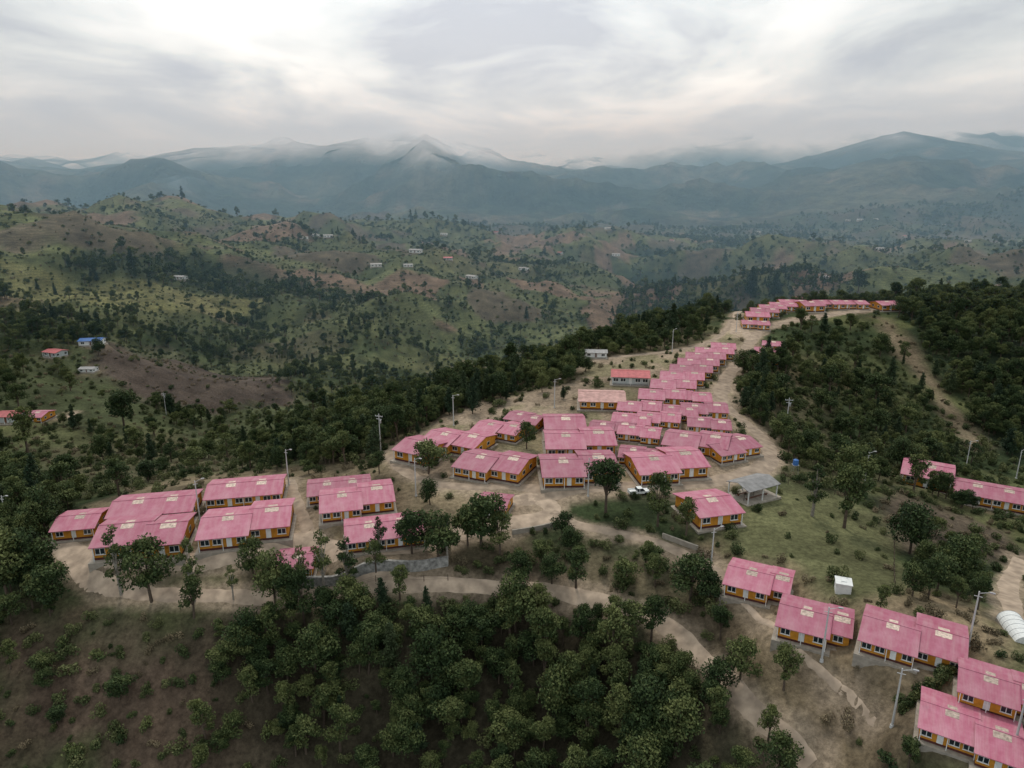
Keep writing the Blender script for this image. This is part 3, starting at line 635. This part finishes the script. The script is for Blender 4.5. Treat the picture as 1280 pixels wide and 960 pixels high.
for u,v,hp,k in[(757,642,76,'b'),(822,658,76,'b'),(857,672,58,'b'),(602,685,78,'b'),(585,682,60,'b'),(625,692,62,'b'),(703,672,36,'b'),(862,750,66,'b'),(885,755,50,'b'),(1055,660,85,'b'),(1137,692,74,'b'),(1160,748,60,'b'),(1140,745,50,'b'),
 (190,752,88,'b'),(345,758,82,'b'),(548,702,72,'b'),(515,692,64,'b'),(720,735,60,'b'),(975,508,44,'b'),(958,500,38,'b'),(985,568,40,'b'),(1092,508,45,'b'),(1072,368,32,'b'),(1142,380,34,'b'),(155,532,50,'b'),(35,566,62,'b'),(1222,762,50,'b'),(592,497,30,'b'),(1070,590,40,'b'),(1195,760,45,'b'),(1100,765,40,'b'),(470,715,45,'b'),(20,640,45,'b'),(40,730,80,'b'),(1135,960,45,'b'),(500,750,50,'b'),(650,735,50,'b'),(690,730,45,'b'),(780,735,45,'b'),(900,800,50,'b'),(925,850,60,'b'),(960,925,55,'b'),(895,870,55,'b'),(10,745,85,'b'),(65,765,70,'b'),(1010,555,30,'b')]:
    tree(u,v,hp,k,'broadleaf_tree')
for u,v,hp in[(152,742,95),(243,752,90),(405,745,92),(436,738,75),(560,705,70),(1015,645,72),(378,735,60),(475,700,60),(292,750,50)]: tree(u,v,hp,'t','tall_thin_tree')
for u,v,hp in[(190,578,40),(355,575,35),(840,425,48),(815,430,40),(124,418,30),(165,336,26),(658,400,18),(938,372,40),(968,372,34)]: tree(u,v,hp,'c','conifer_tree')
# ------------------------------------------------------------------ street furniture
def lamp_mesh():
    mb=MB(); mb.tube((0,0,-.5),(0,0,9),.17,.09,10); mb.tube((0,0,8.7),(1.3,0,9.2),.045,.035,6); mb.box(1.2,1.85,-.13,.13,9.12,9.26,1); mb.box(1.28,1.78,-.09,.09,9.08,9.118,2)
    mb.tube((-.5,0,8.2),(.5,0,8.2),.05,.05,6); mb.tube((0,0,-.2),(0,0,.25),.3,.26,10); return mb.mesh('lamp',[M_conc2,M_metal,M_white])
def pole_mesh():
    mb=MB(); mb.tube((0,0,-.5),(0,0,10.5),.18,.1,10); mb.box(-1.1,1.1,-.06,.06,9.7,9.84,1); mb.box(-.8,.8,-.06,.06,9.0,9.12,1)
    for x in(-1,-.4,.4,1): mb.tube((x,0,9.84),(x,0,10.1),.06,.04,6,2)
    mb.tube((.35,0,8.0),(.35,0,8.8),.25,.25,10,1); mb.box(.1,.3,-.05,.05,8.3,8.45,1); return mb.mesh('pole',[M_conc2,M_metal,M_white])
LM=lamp_mesh(); PM=pole_mesh()
for u,v,nm,me_ in[(1115,908,'street_lamp',LM),(1027,826,'street_lamp',LM),(1210,808,'street_lamp',LM),(888,716,'street_lamp',LM),(1080,608,'street_lamp',LM),(1207,586,'street_lamp',LM),(1270,598,'street_lamp',LM),
 (567,532,'street_lamp',LM),(693,510,'street_lamp',LM),(361,606,'street_lamp',LM),(12,668,'street_lamp',LM),(1265,945,'street_lamp',LM),(735,620,'street_lamp',LM),
 (476,565,'utility_pole',PM),(208,518,'utility_pole',PM),(982,540,'utility_pole',PM),(250,650,'street_lamp',LM),(520,620,'street_lamp',LM),(840,440,'street_lamp',LM),(920,415,'street_lamp',LM)]:
    x,y,t=survey(u,v); o=bpy.data.objects.new(nm,me_); COL.objects.link(o); o.location=(x,y,h1(x,y)); o.rotation_euler=(0,0,random.uniform(-.6,.6)); o.scale=(.8,.8,.8)
def place(nm,u,v,yaw,parts,sc=1):
    x,y,t=survey(u,v); e=bpy.data.objects.new(nm,None); COL.objects.link(e); e.location=(x,y,h1(x,y)+.05); e.rotation_euler=(0,0,math.radians(yaw)); e.scale=(sc,)*3
    for pn,mb,mats in parts:
        o=bpy.data.objects.new(pn,mb.mesh(nm+'_'+pn,mats)); COL.objects.link(o); o.parent=e
r=MB(); slab(r,[(-4.5,-3.2,3),(4.5,-3.2,3),(4.5,0,3.9),(-4.5,0,3.9)],.1); slab(r,[(-4.5,0,3.9),(4.5,0,3.9),(4.5,3.2,3),(-4.5,3.2,3)],.1)
c=MB(); [c.box(x-.1,x+.1,y-.1,y+.1,0,2.97) for x in(-4,0,4) for y in(-2.7,2.7)]; [c.box(-4,4,y-.06,y+.06,2.75,2.9) for y in(-2.7,2.7)]
fl=MB(); fl.box(-4.8,4.8,-3.4,3.4,-1.5,.12); bn=MB(); [bn.box(-3,3,y-.2,y+.2,.4,.48) or bn.box(-2.8,-2.6,y-.15,y+.15,.1,.4) or bn.box(2.6,2.8,y-.15,y+.15,.1,.4) for y in(-1.2,1.2)]
place('open_pavilion',940,620,28,[('roof',r,[M_grey]),('columns',c,[M_white]),('floor',fl,[M_conc]),('benches',bn,[M_door])],.85)
c=MB(); c.box(-1.1,1.1,-1.1,1.1,-.6,1.5); l=MB(); l.box(-1.22,1.22,-1.22,1.22,1.5,1.65); l.box(-.4,.4,-.4,.4,1.65,1.78); p=MB(); p.tube((1.15,.5,0),(1.15,.5,1.3),.05,.05,6)
place('water_cistern',1053,738,-20,[('tank',c,[M_white]),('lid',l,[M_white]),('pipe',p,[M_metal])],.85)
c=MB(); c.tube((0,0,2.6),(0,0,4),.75,.7,16); c.tube((0,0,4),(0,0,4.25),.7,.25,16); s=MB(); [s.tube((x,y,0),(x*.8,y*.8,2.5),.06,.06,6) for x in(-.7,.7) for y in(-.7,.7)]; s.box(-.8,.8,-.8,.8,2.48,2.6)
place('water_tank_stand',993,592,0,[('tank',c,[M_blue]),('stand',s,[M_metal])],.7)
g=MB(); n_=12
for i in range(n_):
    a0=math.pi*i/n_;a1=math.pi*(i+1)/n_
    g.quad([(-6,-3*math.cos(a0),2.6*math.sin(a0)+.3),(6,-3*math.cos(a0),2.6*math.sin(a0)+.3),(6,-3*math.cos(a1),2.6*math.sin(a1)+.3),(-6,-3*math.cos(a1),2.6*math.sin(a1)+.3)])
for x in(-6,6): g.quad([(x,-3*math.cos(math.pi*i/n_),2.6*math.sin(math.pi*i/n_)+.3) for i in range(n_+1)])
rb=MB()
for x in range(-6,7,2):
    for i in range(n_): 
        a0=math.pi*i/n_;a1=math.pi*(i+1)/n_; rb.tube((x,-3.04*math.cos(a0),2.64*math.sin(a0)+.3),(x,-3.04*math.cos(a1),2.64*math.sin(a1)+.3),.04,.04,5)
bs=MB(); bs.box(-6.1,6.1,-3.1,3.1,-1.5,.3)
place('greenhouse_tunnel',1272,792,75,[('cover',g,[M_white]),('hoops',rb,[M_metal]),('base',bs,[M_conc])],.45)
def vehicle(nm,u,v,yaw,paint,pick=True):
    b_=MB(); b_.box(-2.3,2.3,-.85,.85,.45,.95); 
    k=len(b_.v)
    x0,x1=(-.6,1.3) if pick else (-1.9,1.2)
    b_.v+=[(x0,-.82,.95),(x1,-.82,.95),(x1,.82,.95),(x0,.82,.95),(x0+.15,-.68,1.6),(x1-.6,-.68,1.6),(x1-.6,.68,1.6),(x0+.15,.68,1.6)]
    for f in((4,5,6,7),): b_.f.append(tuple(k+i for i in f)); b_.m.append(0)
    for f in((0,1,5,4),(1,2,6,5),(2,3,7,6),(3,0,4,7)): b_.f.append(tuple(k+i for i in f)); b_.m.append(1)
    for s in(-1,1): b_.box(x0+.5,x0+.6,s*.8-.04,s*.8+.04,.95,1.58) 
    if pick:
        b_.box(-2.28,-.65,-.84,-.76,.95,1.2); b_.box(-2.28,-.65,.76,.84,.95,1.2); b_.box(-2.3,-2.22,-.76,.76,.95,1.2)
    b_.box(2.3,2.38,-.8,.8,.45,.62,2); b_.box(-2.38,-2.3,-.8,.8,.45,.62,2)
    w=MB(); [w.tube((x,y-.11,.36),(x,y+.11,.36),.36,.36,16) for x in(-1.45,1.45) for y in(-.8,.8)]
    place(nm,u,v,yaw,[('body',b_,[paint,M_glass,M_metal]),('wheels',w,[M_black])],.8)
vehicle('parked_pickup_truck',798,618,12,M_white)
def wall(nm,px,hh,th,mat,step=1.5):
    pts=catmull([survey(*p)[:2] for p in px],step); z=hgt(pts[:,0],pts[:,1]); tg=np.gradient(pts,axis=0); tg/=np.hypot(tg[:,0],tg[:,1])[:,None]; nr=np.stack([-tg[:,1],tg[:,0]],1)*th/2
    V=[];Fc=[]
    for i in range(len(pts)):
        for s,zz in((-1,-1),(1,-1),(1,hh),(-1,hh)): V.append((pts[i,0]+s*nr[i,0],pts[i,1]+s*nr[i,1],z[i]+zz))
    for i in range(len(pts)-1):
        for j in range(4): a=i*4+j;b_=i*4+(j+1)%4; Fc.append((a,b_,b_+4,a+4))
    Fc+=[(0,1,2,3),tuple(len(V)-1-i for i in range(4))]
    m=bpy.data.meshes.new(nm); m.from_pydata(V,[],Fc); m.materials.append(mat); COL.objects.link(bpy.data.objects.new(nm,m))
wall('stone_retaining_wall',[(375,732),(440,722),(500,712),(560,706)],1.5,.5,M_stone)
wall('stone_retaining_wall',[(640,668),(665,664),(692,658)],.8,.3,M_conc)
wall('stone_retaining_wall',[(828,672),(850,680),(872,688)],.8,.3,M_conc)
def fence(px,sp=2.5,hh=1.1):
    pts=catmull([survey(*p)[:2] for p in px],sp); z=hgt(pts[:,0],pts[:,1]); mb=MB()
    for i in range(len(pts)):
        mb.tube((pts[i,0],pts[i,1],z[i]-.3),(pts[i,0],pts[i,1],z[i]+hh),.06,.05,5)
        if i: [mb.tube((pts[i-1,0],pts[i-1,1],z[i-1]+q),(pts[i,0],pts[i,1],z[i]+q),.012,.012,4) for q in(.4,.7,1.0)]
    COL.objects.link(bpy.data.objects.new('wire_fence',mb.mesh('fence',[M_bark])))
fence([(375,744),(440,736),(500,728),(560,726)]); fence([(905,640),(985,606),(1060,625),(1112,650),(1118,735)])
# ------------------------------------------------------------------ haze
mb=MB(); mb.box(-14000,14000,260,11000,-250,400)
hz=bpy.data.materials.new('haze'); hz.use_nodes=True; nt=hz.node_tree; nt.nodes.clear(); o=nt.nodes.new('ShaderNodeOutputMaterial'); vs=nt.nodes.new('ShaderNodeVolumeScatter')
vs.inputs['Color'].default_value=(.46,.76,1.0,1); vs.inputs['Density'].default_value=.00027; nt.links.new(vs.outputs[0],o.inputs['Volume'])
COL.objects.link(bpy.data.objects.new('valley_haze',mb.mesh('valley_haze',[hz])))
# ------------------------------------------------------------------ light
SE,SR=55,-12
w=bpy.data.worlds.new('World'); scene.world=w; w.use_nodes=True; nt=w.node_tree; nt.nodes.clear()
out=nt.nodes.new('ShaderNodeOutputWorld'); sky=nt.nodes.new('ShaderNodeTexSky'); sky.sky_type='NISHITA'; sky.sun_disc=False; sky.sun_elevation=math.radians(SE); sky.sun_rotation=math.radians(SR)
b1=nt.nodes.new('ShaderNodeBackground'); b1.inputs[1].default_value=.1; nt.links.new(sky.outputs[0],b1.inputs[0])
tc=nt.nodes.new('ShaderNodeTexCoord'); sx=nt.nodes.new('ShaderNodeSeparateXYZ'); nt.links.new(tc.outputs['Generated'],sx.inputs[0])
zc=math_('ADD',math_('MAXIMUM',sx.outputs['Z'],0.0),.13)
cx=nt.nodes.new('ShaderNodeCombineXYZ'); nt.links.new(math_('DIVIDE',sx.outputs['X'],zc),cx.inputs[0]); nt.links.new(math_('DIVIDE',sx.outputs['Y'],zc),cx.inputs[1])
nz=nt.nodes.new('ShaderNodeTexNoise'); nz.inputs['Scale'].default_value=.8; nz.inputs['Detail'].default_value=9; nz.inputs['Roughness'].default_value=.56; nz.inputs['Distortion'].default_value=.4
mp=nt.nodes.new('ShaderNodeMapping'); mp.inputs['Location'].default_value=(3.1,1.7,0); mp.inputs['Scale'].default_value=(1.25,.85,1); nt.links.new(cx.outputs[0],mp.inputs[0]); nt.links.new(mp.outputs[0],nz.inputs['Vector'])
cr=nt.nodes.new('ShaderNodeValToRGB'); e=cr.color_ramp.elements; e[0].position=.36; e[0].color=(.58,.62,.69,1); e[1].position=.62; e[1].color=(1.10,1.16,1.17,1); q=e.new(.48); q.color=(.83,.90,.93,1)
nt.links.new(nz.outputs['Fac'],cr.inputs[0])
dt=nt.nodes.new('ShaderNodeVectorMath'); dt.operation='DOT_PRODUCT'; dt.inputs[1].default_value=(-.05,.97,.22); nt.links.new(tc.outputs['Generated'],dt.inputs[0])
gl=mrange(dt.outputs['Value'],.84,1.0,.88,1.2)
vs2=nt.nodes.new('ShaderNodeVectorMath'); vs2.operation='SCALE'; nt.links.new(cr.outputs[0],vs2.inputs[0]); nt.links.new(gl,vs2.inputs['Scale'])
mx=nt.nodes.new('ShaderNodeMix'); mx.data_type='RGBA'; mx.inputs[7].default_value=(.52,.58,.70,1)
zr_=math_('ADD',sx.outputs['Z'],mrange(nz.outputs['Fac'],.3,.7,-.03,.03))
nt.links.new(mrange(zr_,.055,.14,.95,0),mx.inputs[0]); nt.links.new(vs2.outputs[0],mx.inputs[6])
b2=nt.nodes.new('ShaderNodeBackground'); nt.links.new(mx.outputs[2],b2.inputs[0]); b2.inputs[1].default_value=1.08
msh=nt.nodes.new('ShaderNodeMixShader'); msh.inputs[0].default_value=.92; nt.links.new(b1.outputs[0],msh.inputs[1]); nt.links.new(b2.outputs[0],msh.inputs[2]); nt.links.new(msh.outputs[0],out.inputs[0])
sl=bpy.data.lights.new('sun','SUN'); sl.energy=1.5; sl.angle=math.radians(10); sl.color=(1,.96,.9); so=bpy.data.objects.new('sun',sl); COL.objects.link(so)
az=math.radians(SR); el=math.radians(SE); dv=Vector((math.sin(az)*math.cos(el),math.cos(az)*math.cos(el),math.sin(el)))
so.rotation_euler=dv.to_track_quat('Z','Y').to_euler()
